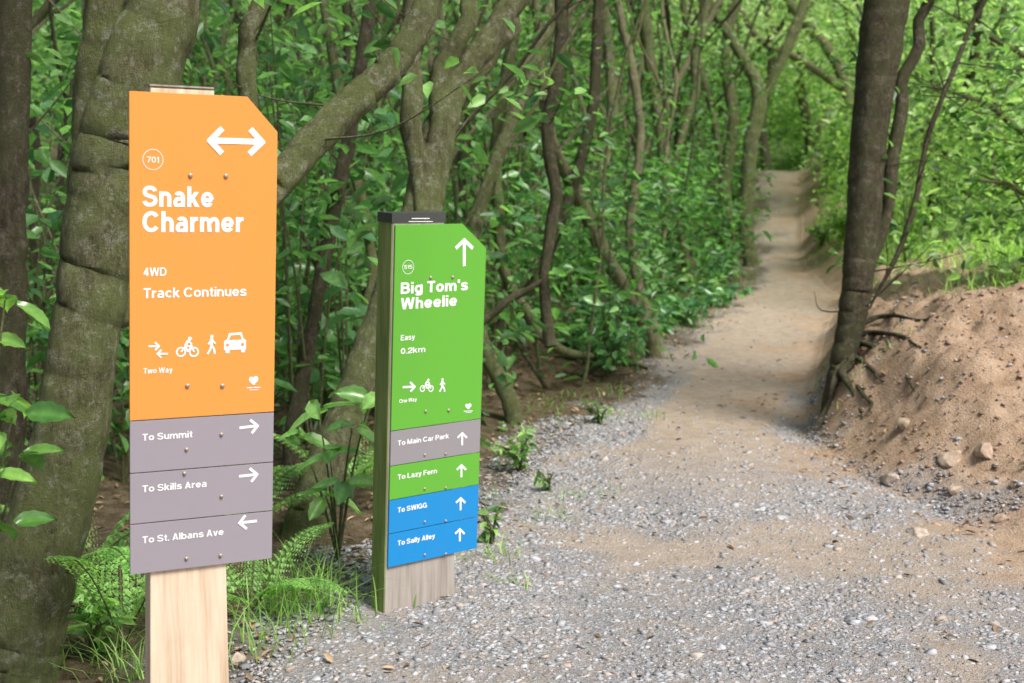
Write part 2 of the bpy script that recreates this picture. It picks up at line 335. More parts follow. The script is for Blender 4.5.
H1=[
 ([[(512,410,18),(478,330,15),(470,250,14),(500,150,15),(535,60,15),(560,-40,14)]],7.2,7.6,MB1,'slanting brown tree whose trunk bends right of the green sign top'),
 ([[(548,275,11),(556,200,13),(546,130,14),(558,60,14),(568,-40,14)],[(548,275,9),(510,300,9),(470,330,7)]],6.8,6.8,MB2,'thin dark crooked tree left of centre hanging over the leaning stem'),
 ([[(652,338,16),(612,268,15),(580,200,14),(552,140,11),(540,60,8)]],9.3,8.4,MB3,'pale brown bare stem leaning left at the track edge'),
 ([[(655,335,12),(640,290,11),(630,230,10),(640,150,9),(634,80,9),(618,5,8),(610,-60,8)]],9.6,9.4,MB3,'slim pale wavy tree rising behind the leaning bare stem'),
 ([[(690,268,15),(672,215,14),(664,150,13),(650,60,12),(640,-30,12)],[(668,190,9),(690,110,9),(700,30,8),(715,-40,8)]],13.4,13.2,MB1,'mossy forked tree left of the track halfway to the bend'),
 ([[(733,252,15),(724,190,14),(733,125,12),(726,50,10),(742,-20,9)],[(724,190,9),(712,110,8),(690,40,8),(680,-30,7)]],15.8,15.8,MB1,'slender tree immediately left of the forked tree at the bend'),
 ([[(752,273,18),(746,225,16),(750,150,15),(759,95,15),(738,50,11),(703,-10,9)],[(757,115,11),(785,52,11),(803,5,10),(815,-50,9)]],15.2,15.2,MB1,'Y-shaped forked tree beside the bend of the track'),
 ([[(455,430,14),(500,330,13),(545,260,12),(590,120,11),(600,-30,11)]],8.4,8.8,MB2,'dark tree leaning right between the green sign and the track'),
 ([[(292,440,18),(312,330,15),(330,230,15),(352,120,14),(372,-20,13)]],6.0,6.2,MB2,'dark slim tree seen in the gap between the two signs'),
 ([[(352,470,13),(356,360,11),(372,250,11),(345,130,11),(322,-20,10)]],6.6,6.8,MB1,'narrow mossy tree crossing behind the gap between the signs'),
 ([[(615,300,12),(600,200,11),(612,100,11),(600,-30,10)],[(606,170,7),(575,80,7),(565,-30,6)]],12,12,MB1,'straight slim tree behind the pale leaning stem'),
 ([[(822,172,12),(824,120,11),(846,95,9),(800,60,8),(760,40,7)]],24,24,MB3,'pale twisted tree arching over the far end of the track'),
 ([[(850,180,14),(852,120,12),(835,60,11),(795,10,9),(770,-40,8)],[(848,95,9),(868,30,8),(880,-40,8)]],19,19,MB3,'pale tree arching from the right over the far track'),
 ([[(768,178,11),(762,120,9),(772,60,9),(765,-20,8)]],26,26,MB2,'dark slim tree left of the mouth of the leafy tunnel'),
 ([[(812,176,12),(808,130,10),(800,70,9),(815,-20,8)]],27,27,MB2,'dark slim tree right of the mouth of the leafy tunnel'),
]
for st,d0,d1,m,lab in H1:
    ss_=[ext(px_stem(s,d0,d1)) for s in st]; ss_[0]=rootdown(ss_[0],.35)
    if 'crooked' in lab: ss_[1]=px_stem(st[1],d0)
    tree(ss_,m,lab,crown=260,low=130,leaf=.09,tw=9,twl=.55,tops=(1 if 'crooked' in lab else None))
q0=[at(648,372)+np.array([0,0,.02]),at(612,366)+np.array([0,0,.05]),P(570,352,8.1),P(532,325,7.9),P(505,265,7.7),P(494,180,7.6),P(508,60,7.6),P(520,-40,7.6)]
tree([ext((q0,[.012,.02,.028,.032,.033,.034,.034,.032]))],MB1,'tree with trunk creeping along the ground before it climbs, left of the track',crown=260,low=120,leaf=.09,base=q0[0])
rt=[rootdown(ext(px_stem([(829,408,14),(838,375,20),(850,325,27),(858,275,31),(864,205,33),(872,110,37),(882,30,43),(895,-60,42)],6.95,6.8)),.1),
    ext(px_stem([(862,310,14),(888,215,13),(893,130,14),(914,45,12),(940,-40,10)],6.95,7.1)),
    ext(px_stem([(872,310,6),(905,230,6),(938,110,5),(985,0,5),(1010,-60,4)],7.0,7.1))]
for a,w0 in (([(856,345),(874,335),(900,338),(925,352)],7),([(852,362),(868,368),(886,384)],6),([(846,378),(852,398),(860,425)],7),([(838,388),(828,412),(822,432)],6),([(864,332),(890,318),(918,322),(940,318)],5),([(850,368),(864,395),(872,415)],6),([(860,350),(884,356),(905,378),(915,400)],5)):
    qs=[]
    for i,(u,v_) in enumerate(a):
        q=at(u,v_)
        if abs(q[1]-6.9)>1.1: q=P(u,v_,6.95)
        q[2]=max(hz(q[0],q[1])+.004,q[2]-.03) if i else q[2]+.04
        qs.append(q)
    rt.append(([P(852,345+6*(w0%3),6.93)]+qs,[w0/F*3.3*2]+list(np.linspace(w0/F*3.3*1.3,.004,len(qs)))))
tree(rt,MB2,'dark twin-stemmed tree with exposed roots on the dirt bank right of the track',crown=600,low=620,leaf=.085,tw=30,twl=.5,tops=3,LB=(.34,.58,.18),up=.2)
tree([rootdown(ext(px_stem([(1085,330,30),(1070,200,28),(1055,60,26),(1040,-60,24)],7.6)),.4),px_stem([(1064,180,9),(1010,120,6),(960,95,4),(925,85,2)],7.6,7.3),px_stem([(1057,80,9),(1000,40,6),(950,15,3)],7.6,7.4),px_stem([(1060,240,7),(1020,190,5),(975,180,3)],7.6,7.4)],
     MB1,'leafy tree at the right edge reaching thin branches over the bank',crown=500,low=1900,leaf=.09,tw=50,twl=.6,LB=(.42,.64,.22),up=.1,tops=1,twall=True)
def random_tree(x,y,label,group,leaf=.1,crown=130,low=120):
    z=hz(x,y); r=R.uniform(.018,.045); lean=R.normal(0,.22,2)+np.array([.05,0]); h=R.uniform(3.4,5.5); st=[]
    pts=[np.array([x,y,z-.2])]; n=6; off=np.zeros(2)
    for i in range(1,n+1):
        off=off+lean*h/n+R.normal(0,.13,2); pts.append(np.array([x+off[0],y+off[1],z+h*i/n]))
    st.append((pts,list(np.linspace(r*1.2,r*.6,n+1))))
    for _ in range(R.randint(1,4)):
        i=R.randint(1,4); p=pts[i]; d=np.array([R.normal(0,.5),R.normal(0,.3),1])
        st.append(([p,p+d*.6,p+d*1.4+R.normal(0,.15,3),p+d*2.4+R.normal(0,.25,3)],[r*.7,r*.55,r*.45,r*.3]))
    tree(st,MBS[R.choice([0,0,1,2])],label,group,crown=crown,low=low,leaf=leaf,tw=8,twl=.6)
cnt=0; placed=[]
while cnt<72:
    y=R.uniform(6.8,25) if cnt<60 else R.uniform(18,28); x=plx(y)-R.uniform(.45,1)-abs(R.normal(0,3.4))
    if abs(x/y)>.5 or any((x-a)**2+(y-b)**2<.14 for a,b in placed): continue
    placed.append((x,y)); random_tree(x,y,'one of the many slender brown trees crowding the bush left of the track','slender trees in the bush left of the track',.1+y*.001); cnt+=1
cnt=0
while cnt<12:
    y=R.uniform(12,28); x=trx(y)+R.uniform(1.0,4)
    if any((x-a)**2+(y-b)**2<.3 for a,b in placed): continue
    placed.append((x,y)); random_tree(x,y,'one of the slender trees growing on the slope beyond the dirt bank','slender trees on the slope right of the track',.11,130,200); cnt+=1
for i in range(44):
    y=R.uniform(5.8,12.5); x=plx(y)-R.uniform(.5,3.8)
    if x/y<-.36: x=-.3*y
    z=hz(x,y); r=R.uniform(.005,.013); ln=R.normal(0,.4); sg=R.normal(0,.28)
    pts=[np.array([x+ln*t*2.6+sg*math.sin(t*5+i),y+.15*math.sin(i+t*4),z-.05+t*3.4]) for t in np.linspace(0,1,8)]
    V,Fc=tube(pts,[r*1.3]+[r]*7,6,5,.08,.04); o=mk('vine',V,Fc,MBS[i%3],off=pts[0]); o.location=tuple(pts[0]); tag(o,'one of the thin bare vines twisting up among the trees left of the track','vine','thin vines among the trees')
def shrub(x,y,h,nl,leaf,label,group=None,spread=.35,mat=ML,B=(.22,.46,.14),A=(.035,.11,.038),name='shrub',ns=4,cat='shrub',z=None,asp=.48,tilt=.75):
    z=hz(x,y) if z is None else z; root=empty(name,(x,y,z),label,cat,group); T=[];pts=[]
    for _ in range(ns):
        a=R.uniform(0,6.28); s=spread*R.uniform(.3,1); e=np.array([x+math.cos(a)*s,y+math.sin(a)*s,z+h*R.uniform(.6,1)])
        m=np.array([x,y,z])*.5+e*.5+np.array([-math.cos(a)*s*.2,0,h*.08]); T.append(tube([(x,y,z-.03),m,e],[.007,.005,.002],5,5,.05)); c=cr([(x,y,z),m,e],8)
        pts+=list(c[4:])
    V,Fc,_=join(T); mk('stem',V,Fc,MB1,root,smooth=True)
    pts=np.array(pts); q=pts[R.randint(len(pts),size=nl)]+R.normal(0,1,(nl,3))*np.array([.16,.16,.1])*min(1,h)*spread/.35
    V,Fc,c=leafmesh(q,leaf,A=A,B=B,pw=1.1,asp=asp,tilt=tilt); mk('foliage',V,Fc,mat,root,col=c); return root
for i in range(84):
    y=R.uniform(5.8,22); x=plx(y)-.25-abs(R.normal(0,2.6))
    if abs(x/y)>.48: x=-.4*y*R.rand()
    if y<8 and x>plx(y)-.5: x-=.6
    shrub(x,y,R.uniform(.4,2.6),int(R.uniform(140,400)),R.uniform(.06,.11),'leafy green undergrowth shrub among the trunks left of the track','undergrowth shrubs left of the track',R.uniform(.3,.7))
for i in range(24):
    y=R.uniform(5.9,9.5); x=plx(y)-.55-abs(R.normal(0,1.4))
    shrub(x,y,R.uniform(.5,2.5),int(R.uniform(45,90)),R.uniform(.11,.15),'sparse shrub with large glossy leaves among the nearer trunks left of the track','large-leaved shrubs among the nearer trunks',R.uniform(.3,.5),mat=MLG,B=(.28,.54,.2),A=(.07,.2,.08),asp=.5)
for i in range(14):
    y=R.uniform(8.5,15); x=plx(y)-R.uniform(.15,.6)
    shrub(x,y,R.uniform(.2,.5),int(R.uniform(90,170)),R.uniform(.08,.11),'low shrub of cool green leaves lining the left edge of the track','low shrubs lining the left track edge',R.uniform(.25,.4),mat=MLG,B=(.22,.46,.18),A=(.05,.15,.07),asp=.5)
for i in range(38):
    y=R.uniform(9.5,22); x=trx(y)+R.uniform(.35,3.2)
    shrub(x,y,R.uniform(.3,1.5),int(R.uniform(160,380)),R.uniform(.06,.09),'leafy bright shrub growing up the slope right of the track','shrubs on the slope right of the track',R.uniform(.3,.6),A=(.1,.22,.06),B=(.46,.68,.2))
for (a,b,h,n,lf,lab) in [(492,545,.16,26,.05,'small leafy plant at the gravel edge right of the green sign'),(548,492,.1,22,.04,'low plant on the gravel edge, just up the track from the green sign'),
    (600,425,.14,44,.04,'low bushy plant at the left track edge below the creeping trunk'),(700,300,.3,150,.07,'leafy low shrub left of the track before the forked tree'),(830,192,.6,260,.09,'bright leafy shrub right of the far track'),
    (90,660,.2,60,.06,'small green plant at the foot of the mossy tree, left of the pale post'),(848,172,.7,260,.1,'tall leafy shrub above the far right verge'),(905,262,.25,90,.06,'bluish green leafy plant behind the dark twin-stemmed tree'),
    (720,262,.4,220,.08,'shrub at the foot of the slender trees by the bend'),(520,470,.22,80,.05,'low shrub in the litter uphill of the green sign'),(822,245,.3,160,.07,'low leafy shrub on the right verge where the track narrows')]:
    q=at(a,b); shrub(q[0],q[1],h,n,lf,lab,None,h*.8,name='plant',cat='plant',ns=5,B=(.34,.57,.17))
def bigleaf(name,label,base,tips,size,B=(.13,.33,.04),A=(.03,.11,.02),nl=4):
    root=empty(name,base,label,'plant'); T=[];lp=[];ld=[]
    for t in tips:
        t=np.array(t); m=(np.array(base)+t)/2+np.array([0,0,.05]); T.append(tube([base,m,t],[.006,.004,.002],6,6,.03))
        for k in range(nl):
            a=k*2*math.pi/nl+R.uniform(-.4,.4); lp.append(t+R.normal(0,.012,3)); ld.append([math.cos(a),math.sin(a),R.uniform(-.45,.35)])
    V,Fc,_=join(T); mk('stem',V,Fc,MB1,root,smooth=True)
    V=[];Fq=[];cc=[];o=0
    for p,d in zip(lp,ld):
        d=np.array(d); d/=np.linalg.norm(d); n0=np.array([R.normal(0,.5),-.6+R.normal(0,.3),1]); s=np.cross(d,n0); s/=np.linalg.norm(s); nn=np.cross(s,d); sz=size*R.uniform(.65,1.15)
        u=R.rand(); c0=np.array(A)*(1-u)+np.array(B)*u
        for i in range(9):
            t=i/8; w=.27*math.sin(math.pi*min(1,t*1.0)**.8)**.8*sz*(1+.07*(-1)**i)
            for j,sd in enumerate((-1,-.5,0,.5,1)):
                V.append(p+d*(.12+t)*sz+s*sd*w+nn*(abs(sd)*.12*sz*(1-t*.3)-.25*t*t*sz)); cc.append(c0*(1.35 if sd==0 else 1))
        for i in range(8):
            for j in range(4): a=o+i*5+j; Fq.append((a,a+1,a+6,a+5))
        o+=45
    mk('foliage',np.array(V),np.array(Fq),MLG,root,col=np.array(cc),smooth=True)
bigleaf('sapling','broad-leaved sapling growing between the two signs',tuple(P(338,560,4.75)),[P(352,428,4.6),P(330,455,4.7),P(370,400,4.7),P(318,410,4.8),P(345,480,4.5),P(325,495,4.7),P(300,440,4.9)],.115,B=(.28,.53,.15),A=(.08,.22,.06),nl=4)
bigleaf('sapling','glossy broad-leaved plant at the left edge in front of the mossy trunk',tuple(P(-30,690,2.9)),[P(12,418,2.8),P(-5,470,2.8),P(22,455,2.85),P(5,400,2.85),P(-12,520,2.8),P(5,300,3.0),P(-10,340,3.0)],.095,B=(.27,.5,.12),A=(.05,.15,.03),nl=4)
def fern(px,py,d,label,n=8,Ln=.38,zb=None):
    b=P(px,py,d); b[2]=hz(b[0],b[1]) if zb is None else zb; root=empty('fern',b,label,'fern'); T=[];Q=[];D=[];S=[]
    for k in range(n):
        a=2*math.pi*k/n+R.uniform(-.3,.3); dr=np.array([math.cos(a),math.sin(a),0]); LL=Ln*R.uniform(.75,1.15); up=R.uniform(1.1,1.9)
        pts=[b+dr*LL*t+np.array([0,0,LL*(up*t-.85*t*t)]) for t in np.linspace(0,1,5)]; T.append(tube(pts,[.003,.0028,.002,.0015,.0008],5,5,.02)); c=cr(pts,5)
        for i in range(4,len(c)):
            t=i/len(c); w=LL*.33*math.sin(math.pi*(.12+.88*t))**.8*(1.1-.5*t)
            tg=c[min(i+1,len(c)-1)]-c[i-1]; tg/=np.linalg.norm(tg)+1e-9; sd=np.cross(tg,[0,0,1]); sd/=np.linalg.norm(sd)+1e-9
            for sg in (-1,1):
                pd=sd*sg+tg*.35-np.array([0,0,.2]); pd/=np.linalg.norm(pd); m=7
                for j in range(m):
                    f=(j+.4)/m
                    for s2 in (-1,1): Q.append(c[i]+pd*w*f); D.append(tg*s2+pd*.6); S.append(LL*.062*(1.15-f)*(1.15-.5*t))
    V,Fc,_=join(T); mk('frond_stem',V,Fc,MB1,root,smooth=True)
    V,Fc,c=leafmesh(np.array(Q),np.array(S),t=np.array(D),tilt=.12,asp=.6,A=(.14,.32,.08),B=(.34,.6,.18)); mk('frond',V,Fc,MGR,root,col=c)
fern(122,640,3.95,'lacy green fern between the mossy trunk and the tall sign post',7,.46)
fern(252,640,4.3,'bright fern just right of the pale timber post',7,.3)
fern(84,600,4.5,'darker fern at the foot of the big mossy trunk',7,.4)
fern(240,590,5.0,'fern in the shade behind the pale timber post',7,.36)
fern(345,540,5.6,'fern in the shade behind the green sign post',7,.35)
def blades(x,y,h,w,A,B,bend=.5):
    n=len(x); z=H(x,y); a=R.uniform(0,6.283,n); d=np.stack([np.cos(a),np.sin(a),0*a],-1); s=np.stack([-np.sin(a),np.cos(a),0*a],-1); h=h*R.uniform(.5,1.3,n); bd=bend*R.uniform(.2,1.3,n)
    b=np.stack([x,y,z-.005],-1); rows=[]
    for t,ww in ((0,1),(.4,.9),(.75,.6),(1,.08)):
        c=b+d*(h*bd*t*t)[:,None]+np.array([0,0,1])*(h*(t-.3*bd*t*t))[:,None]; rows+= [c-s*(w*ww/2),c+s*(w*ww/2)]
    V=np.stack(rows,1); Fc=(np.array([[0,1,3,2],[2,3,5,4],[4,5,7,6]])[None]+8*np.arange(n)[:,None,None]).reshape(-1,4)
    u=R.rand(n,1); c=np.array(A)*(1-u)+np.array(B)*u; return V.reshape(-1,3),Fc,np.repeat(c,8,0)
def tuft(px,py,n,h,sp):
    q=at(px,py); return blades(q[0]+R.normal(0,sp,n),q[1]+R.normal(0,sp,n),h,.0045,(.13,.27,.06),(.4,.62,.19),1.1)
G=[tuft(*a) for a in [(305,620,60,.2,.09),(328,603,45,.17,.07),(262,645,45,.13,.08),(345,622,20,.1,.06),(140,682,40,.12,.06),(288,600,40,.2,.08),(270,620,40,.18,.08),(495,560,30,.08,.05),(540,520,30,.06,.07),(570,500,30,.05,.07),(640,420,40,.06,.1),(510,585,20,.05,.05),(120,670,40,.14,.08)]]
x,y=scatter(24000,1.8,7,6.2,18,lambda x,y: masks(x,y)[:,3]*sm(-.25,.2,noise(x,y,1.2,8)+.25)); G.append(blades(x,y,.12,.008,(.2,.38,.08),(.56,.8,.24),.9))
x,y=scatter(5000,-3,4,5,20,lambda x,y: sm(-.9,-.1,x-plx(y))*(1-sm(0,.15,x-plx(y)))*sm(0,.2,noise(x,y,1.6,5))); G.append(blades(x,y,.07,.005,(.11,.24,.05),(.3,.5,.13),.9))
x,y=scatter(900,1.2,3.6,6.0,10,lambda x,y: sm(-.1,.1,x-trx(y)-.1)*sm(.12,.3,noise(x,y,2.2,15))); G.append(blades(x,y,.06,.005,(.15,.26,.07),(.38,.52,.17),.9))
V,Fc,c=join(G); tag(mk('grass',V,Fc,MGR,col=c),'green grass tufts at the track edges and on the bank','grass',kind='stuff')
x,y=scatter(9000,-4,3,3,14,lambda x,y: 1-.95*sm(-.15,.3,x-plx(y))); k=(x<trx(y)); x,y=x[k],y[k]
x4,y4=scatter(300,1.3,3.4,4.4,8,lambda x,y: (x>trx(y)-.3)*1.0); x=np.concatenate([x,x4]); y=np.concatenate([y,y4])
V,Fc,c=leafmesh(np.stack([x,y,H(x,y)+.012],-1),.04,tilt=.25,droop=0,A=(.13,.08,.045),B=(.45,.33,.2),pw=1.4,asp=.4)
tag(mk('leaf_litter',V,Fc,MDL,col=c),'dead brown leaves on the ground under the trees','leaf litter',kind='stuff')
x,y=scatter(520,-6,5,5.2,20,lambda x,y: (x<plx(y)-.2)*sm(-.25,.2,noise(x,y,.9,3)+.1)); cc=np.stack([x,y,H(x,y)+.09],-1)
V,Fc,c=leafmesh(clus(cc,34,.14),.06,pw=1.1); tag(mk('ground_cover',V,Fc,ML,col=c),'low leafy ground cover beneath the trees','ground cover',kind='stuff')
def mass(n,m,fx,size,sp,**k):
    c=np.array([fx() for _ in range(n)]); return leafmesh(clus(c,m,sp),size,**k)
def fl():
    y=R.uniform(12,30); x=plx(y)-1.0-R.rand()**.8*(y*.5+3); return [x,y,hz(x,y)+R.uniform(.1,.13*y+1.4)]
def fr():
    y=R.uniform(11,30); x=trx(y)+.5+R.rand()*6; return [x,y,hz(x,y)+R.uniform(.2,3.6)]
def ff():
    y=R.uniform(29,35); x=R.uniform(-10,14); return [x,y,hz(x,y)+R.uniform(0,5)]
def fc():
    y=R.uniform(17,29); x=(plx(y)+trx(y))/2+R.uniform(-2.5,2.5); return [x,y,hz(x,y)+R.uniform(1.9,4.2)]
def ft():
    y=R.uniform(27,31); a=R.uniform(0,3.14); rr=R.uniform(.9,3.2); xc=(plx(y)+trx(y))/2; return [xc+math.cos(a)*rr,y,hz(xc,y)+math.sin(a)*rr*1.1]
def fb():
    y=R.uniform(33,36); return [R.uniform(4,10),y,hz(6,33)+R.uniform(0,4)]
V,Fc,c=join([mass(820,55,fl,.13,.33,pw=1.1,A=(.04,.12,.05),B=(.34,.6,.22)),mass(420,50,fr,.12,.35,A=(.14,.28,.1),B=(.64,.84,.4)),mass(420,50,ff,.17,.5,A=(.09,.2,.08),B=(.5,.7,.34)),mass(240,40,fc,.11,.3,A=(.28,.44,.18),B=(.76,.9,.56)),  # far leaves coloured paler: haze and sunlight painted into the leaf colour
   mass(260,60,ft,.13,.32,A=(.1,.2,.07),B=(.56,.74,.34)),mass(160,60,fb,.16,.4,A=(.01,.02,.01),B=(.04,.08,.03))])  # last mass near black: shade inside the leafy tunnel painted as leaf colour
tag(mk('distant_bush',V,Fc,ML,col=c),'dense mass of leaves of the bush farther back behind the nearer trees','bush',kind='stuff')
# ------------------------------------------------------------------ lettering
def ar(cx,cy,rx,ry,a0,a1,n=20):
    t=np.radians(np.linspace(a0,a1,n)); ct,st=np.cos(t),np.sin(t); e=.96
    return [(cx+rx*np.sign(c)*abs(c)**e,cy+ry*np.sign(s)*abs(s)**e) for c,s in zip(ct,st)]
def sc(pts): return [tuple(q) for q in cr(np.array(pts),6)]
def Sg(W,h,w):
    b=w/2; m=h*.505; c1=(h-b+m)/2; c2=(b+m)/2; rx=W/2-b
    return ar(W/2,c1,rx*.93,h-b-c1,8,225,18)+[(W/2,m)]+ar(W/2,c2,rx,m-c2,45,-172,18)
def glyph(ch,w):
    b=w/2; X=.735
    def v(x,a,c): return [(x,a),(x,c)]
    if ch=='S': return [Sg(.70,1,w*.95)],.70
    if ch=='s': return [Sg(.56,X,w*.85)],.56
    if ch=='C': return [ar(.40,.5,.40-b,.5-b,36,324,26)],.77
    if ch=='G': return [ar(.40,.5,.40-b,.5-b,38,335,26),[(.42,.47),(.79,.47)],v(.79-b,0,.47+b)],.79
    if ch=='O': return [ar(.41,.5,.41-b,.5-b,0,360,30)],.82
    if ch=='0': return [ar(.28,.5,.28-b,.5-b,0,360,30)],.56
    if ch=='D': return [v(b,0,1),[(b,1-b),(.3,1-b)]+ar(.34,.5,.38-b,.5-b,88,-88)+[(.3,b),(b,b)]],.72
    if ch=='B':
        m=.53; return [v(b,0,1),[(b,1-b),(.36,1-b)]+ar(.38,(1-b+m)/2,.27-b,(1-b-m)/2,88,-88)+[(.36,m),(b,m)],[(.36,m)]+ar(.39,(b+m)/2,.3-b,(m-b)/2,88,-88)+[(.36,b),(b,b)]],.69
    if ch=='P':
        m=.45; return [v(b,0,1),[(b,1-b),(.36,1-b)]+ar(.38,(1-b+m)/2,.28-b,(1-b-m)/2,88,-88)+[(.36,m),(b,m)]],.66
    if ch=='E': return [v(b,0,1),[(b,1-b),(.6,1-b)],[(b,.53),(.56,.53)],[(b,b),(.62,b)]],.62
    if ch=='F': return [v(b,0,1),[(b,1-b),(.58,1-b)],[(b,.52),(.52,.52)]],.58
    if ch=='L': return [v(b,0,1),[(b,b),(.56,b)]],.56
    if ch=='I': return [v(b,0,1)],w
    if ch=='T': return [[(0,1-b),(.62,1-b)],v(.31,0,1-b)],.62
    if ch=='A': return [[(b,-.05),(.35,1)],[(.35,1),(.7-b,-.05)],[(.14,.27),(.56,.27)]],.70
    if ch=='W': return [[(b,1.05),(.27,-.02)],[(.27,-.02),(.52,1.02)],[(.52,1.02),(.77,-.02)],[(.77,-.02),(1.04-b,1.05)]],1.04
    if ch=='M': return [v(b,0,1),v(.84-b,0,1),[(b,1.03),(.42,-.02)],[(.42,-.02),(.84-b,1.03)]],.84
    if ch=='a':
        t=w*.82
        return [ar(.285,.52,.25-b,X-t/2-.52,160,0,12)+[(.56-b,.5),(.56-b,0)],[(.56-b,.40),(.36,.385)]+ar(.25,.215,.25-b,.17,95,262,14)+sc([(.28,t/2),(.41,.1),(.56-b,.24)])[1:]],.58
    if ch=='b': return [v(b,0,1),ar(.31,X/2,.31-b,X/2-b,0,360,26)],.62
    if ch=='c': return [ar(.30,X/2,.30-b,X/2-b,38,322)],.56
    if ch=='e': return [ar(.305,X/2,.305-b,X/2-b*.95,0,326,26),[(b,X/2-.01),(.61-b*.6,X/2-.01)]],.61
    if ch=='g': return [ar(.31,X/2,.31-b,X/2-b,0,360,26),[(.62-b,X),(.62-b,.0)]+ar(.31,-.02,.31-b,.2-b,0,-160)[1:]],.62
    if ch in 'hn': return [v(b,0,1 if ch=='h' else X),ar(.285,.42,.285-b,X-b-.42,180,0,14)+[(.57-b,0)]],.57
    if ch=='m': return [v(b,0,X),ar(.23+b/3,.44,.23-b*2/3,X-b-.44,180,0,12)+[(.46,0)],ar(.69-b/3,.44,.23-b*2/3,X-b-.44,180,0,12)+[(.92-b,0)]],.92
    if ch=='u': return [v(.57-b,0,X),[(b,X)]+ar(.285,.3,.285-b,.3-b,180,360,14)],.57
    if ch=='r': return [v(b,0,X),ar(.32,.38,.32-b,X-b-.38,180,85,10)+[(.37,X-b)]],.37
    if ch=='i': return [v(b,0,X),v(b,1-w*.8,1)],w
    if ch=='l': return [v(b,0,1)],w
    if ch=='k': return [v(b,0,1),[(b,.22),(.54-b*.6,X+.05)],[(.22,.46),(.59-b*.8,-.05)]],.57
    if ch=='o': return [ar(.31,X/2,.31-b,X/2-b,0,360,26)],.62
    if ch=='t': return [[(.17,.93),(.17,.22)]+sc([(.17,.2),(.21,b+.02),(.34,b)]),[(0,X-b),(.33,X-b)]],.34
    if ch=='v': return [[(b*.9,X+.04),(.27,-.03)],[(.27,-.03),(.54-b*.9,X+.04)]],.54
    if ch=='w': return [[(b,X+.04),(.22,-.03)],[(.22,-.03),(.42,X)],[(.42,X),(.62,-.03)],[(.62,-.03),(.84-b,X+.04)]],.84
    if ch=='y': return [[(b,X+.04),(.28,.03)],[(.56-b,X+.04),(.29,.0),(.22,-.15),(.05,-.17)]],.56
    if ch=='z': return [[(.02,X-b),(.48,X-b)],[(.44,X-b),(.06,b)],[(.02,b),(.5,b)]],.50
    if ch=='1': return [v(.27,0,1),[(.02,.74),(.27,.84)]],.36
    if ch=='2': return [sc([(b,.66),(b+.04,.84),(.28,1-b),(.55-b,.84),(.55-b,.66),(.40,.46),(.14,.25),(b,b)]),[(0,b),(.55,b)]],.55
    if ch=='4': return [v(.40,0,1),[(.40,.97),(b*.6,.30)],[(0,.28),(.57,.28)]],.57
    if ch=='5': return [[(.52,1-b),(.1,1-b)],[(.12,1),(.07,.42)],sc([(.08,.48),(.27,.64-b*.3),(.5,.5),(.55-b,.32),(.46,.13),(.26,b),(.08,.1),(b,.26)])],.55
    if ch=='7': return [[(0,1-b),(.54,1-b)],[(.50,1-b),(.3,.5),(.18,0)]],.54
    if ch=='.': return [v(b,0,w)],w
    if ch=="'": return [v(b,.7,1)],w
    return [],.26
def layout(s,w):
    x=0; V=[];Fc=[]; q=0
    for ch in s:
        st,adv=glyph(ch,w); top=.735 if ch in 'kvwyz' else 1.0
        for si,p in enumerate(st):
            tp=1.0 if (ch=='k' and si==0) else top
            p=np.array(p,float); keep=[0]+[i for i in range(1,len(p)) if np.linalg.norm(p[i]-p[i-1])>1e-3]; p=p[keep]
            closed=np.linalg.norm(p[0]-p[-1])<2e-3 and len(p)>3
            t=np.diff(p,axis=0); t/=np.linalg.norm(t,axis=1,keepdims=True)
            tt=np.vstack([t[0],(t[:-1]+t[1:]),t[-1]])
            if closed: tt[0]=tt[-1]=t[0]+t[-1]
            tt/=np.linalg.norm(tt,axis=1,keepdims=True)+1e-9
            nn=np.column_stack([-tt[:,1],tt[:,0]])
            sg=np.vstack([t[0],t]); mit=np.clip(1/np.maximum(np.abs((nn*np.column_stack([-sg[:,1],sg[:,0]])).sum(1)),.5),1,1.6)
            o=len(V); lo=-.3 if ch in 'gy' else 0
            for i in range(len(p)):
                for e in (1,-1):
                    a=p[i]+nn[i]*w/2*mit[i]*e
                    cy=min(max(a[1],lo),tp); dy=cy-a[1]; tx=tt[i]
                    ax=a[0]+(dy*tx[0]/tx[1] if abs(tx[1])>.6 else 0)
                    V.append((ax+x,cy,q))
            for i in range(len(p)-1): Fc.append((o+2*i,o+2*i+1,o+2*i+3,o+2*i+2))
            q=(q+1)%9
        x+=adv+.05+w*.2 if st else adv
    return np.array(V),Fc
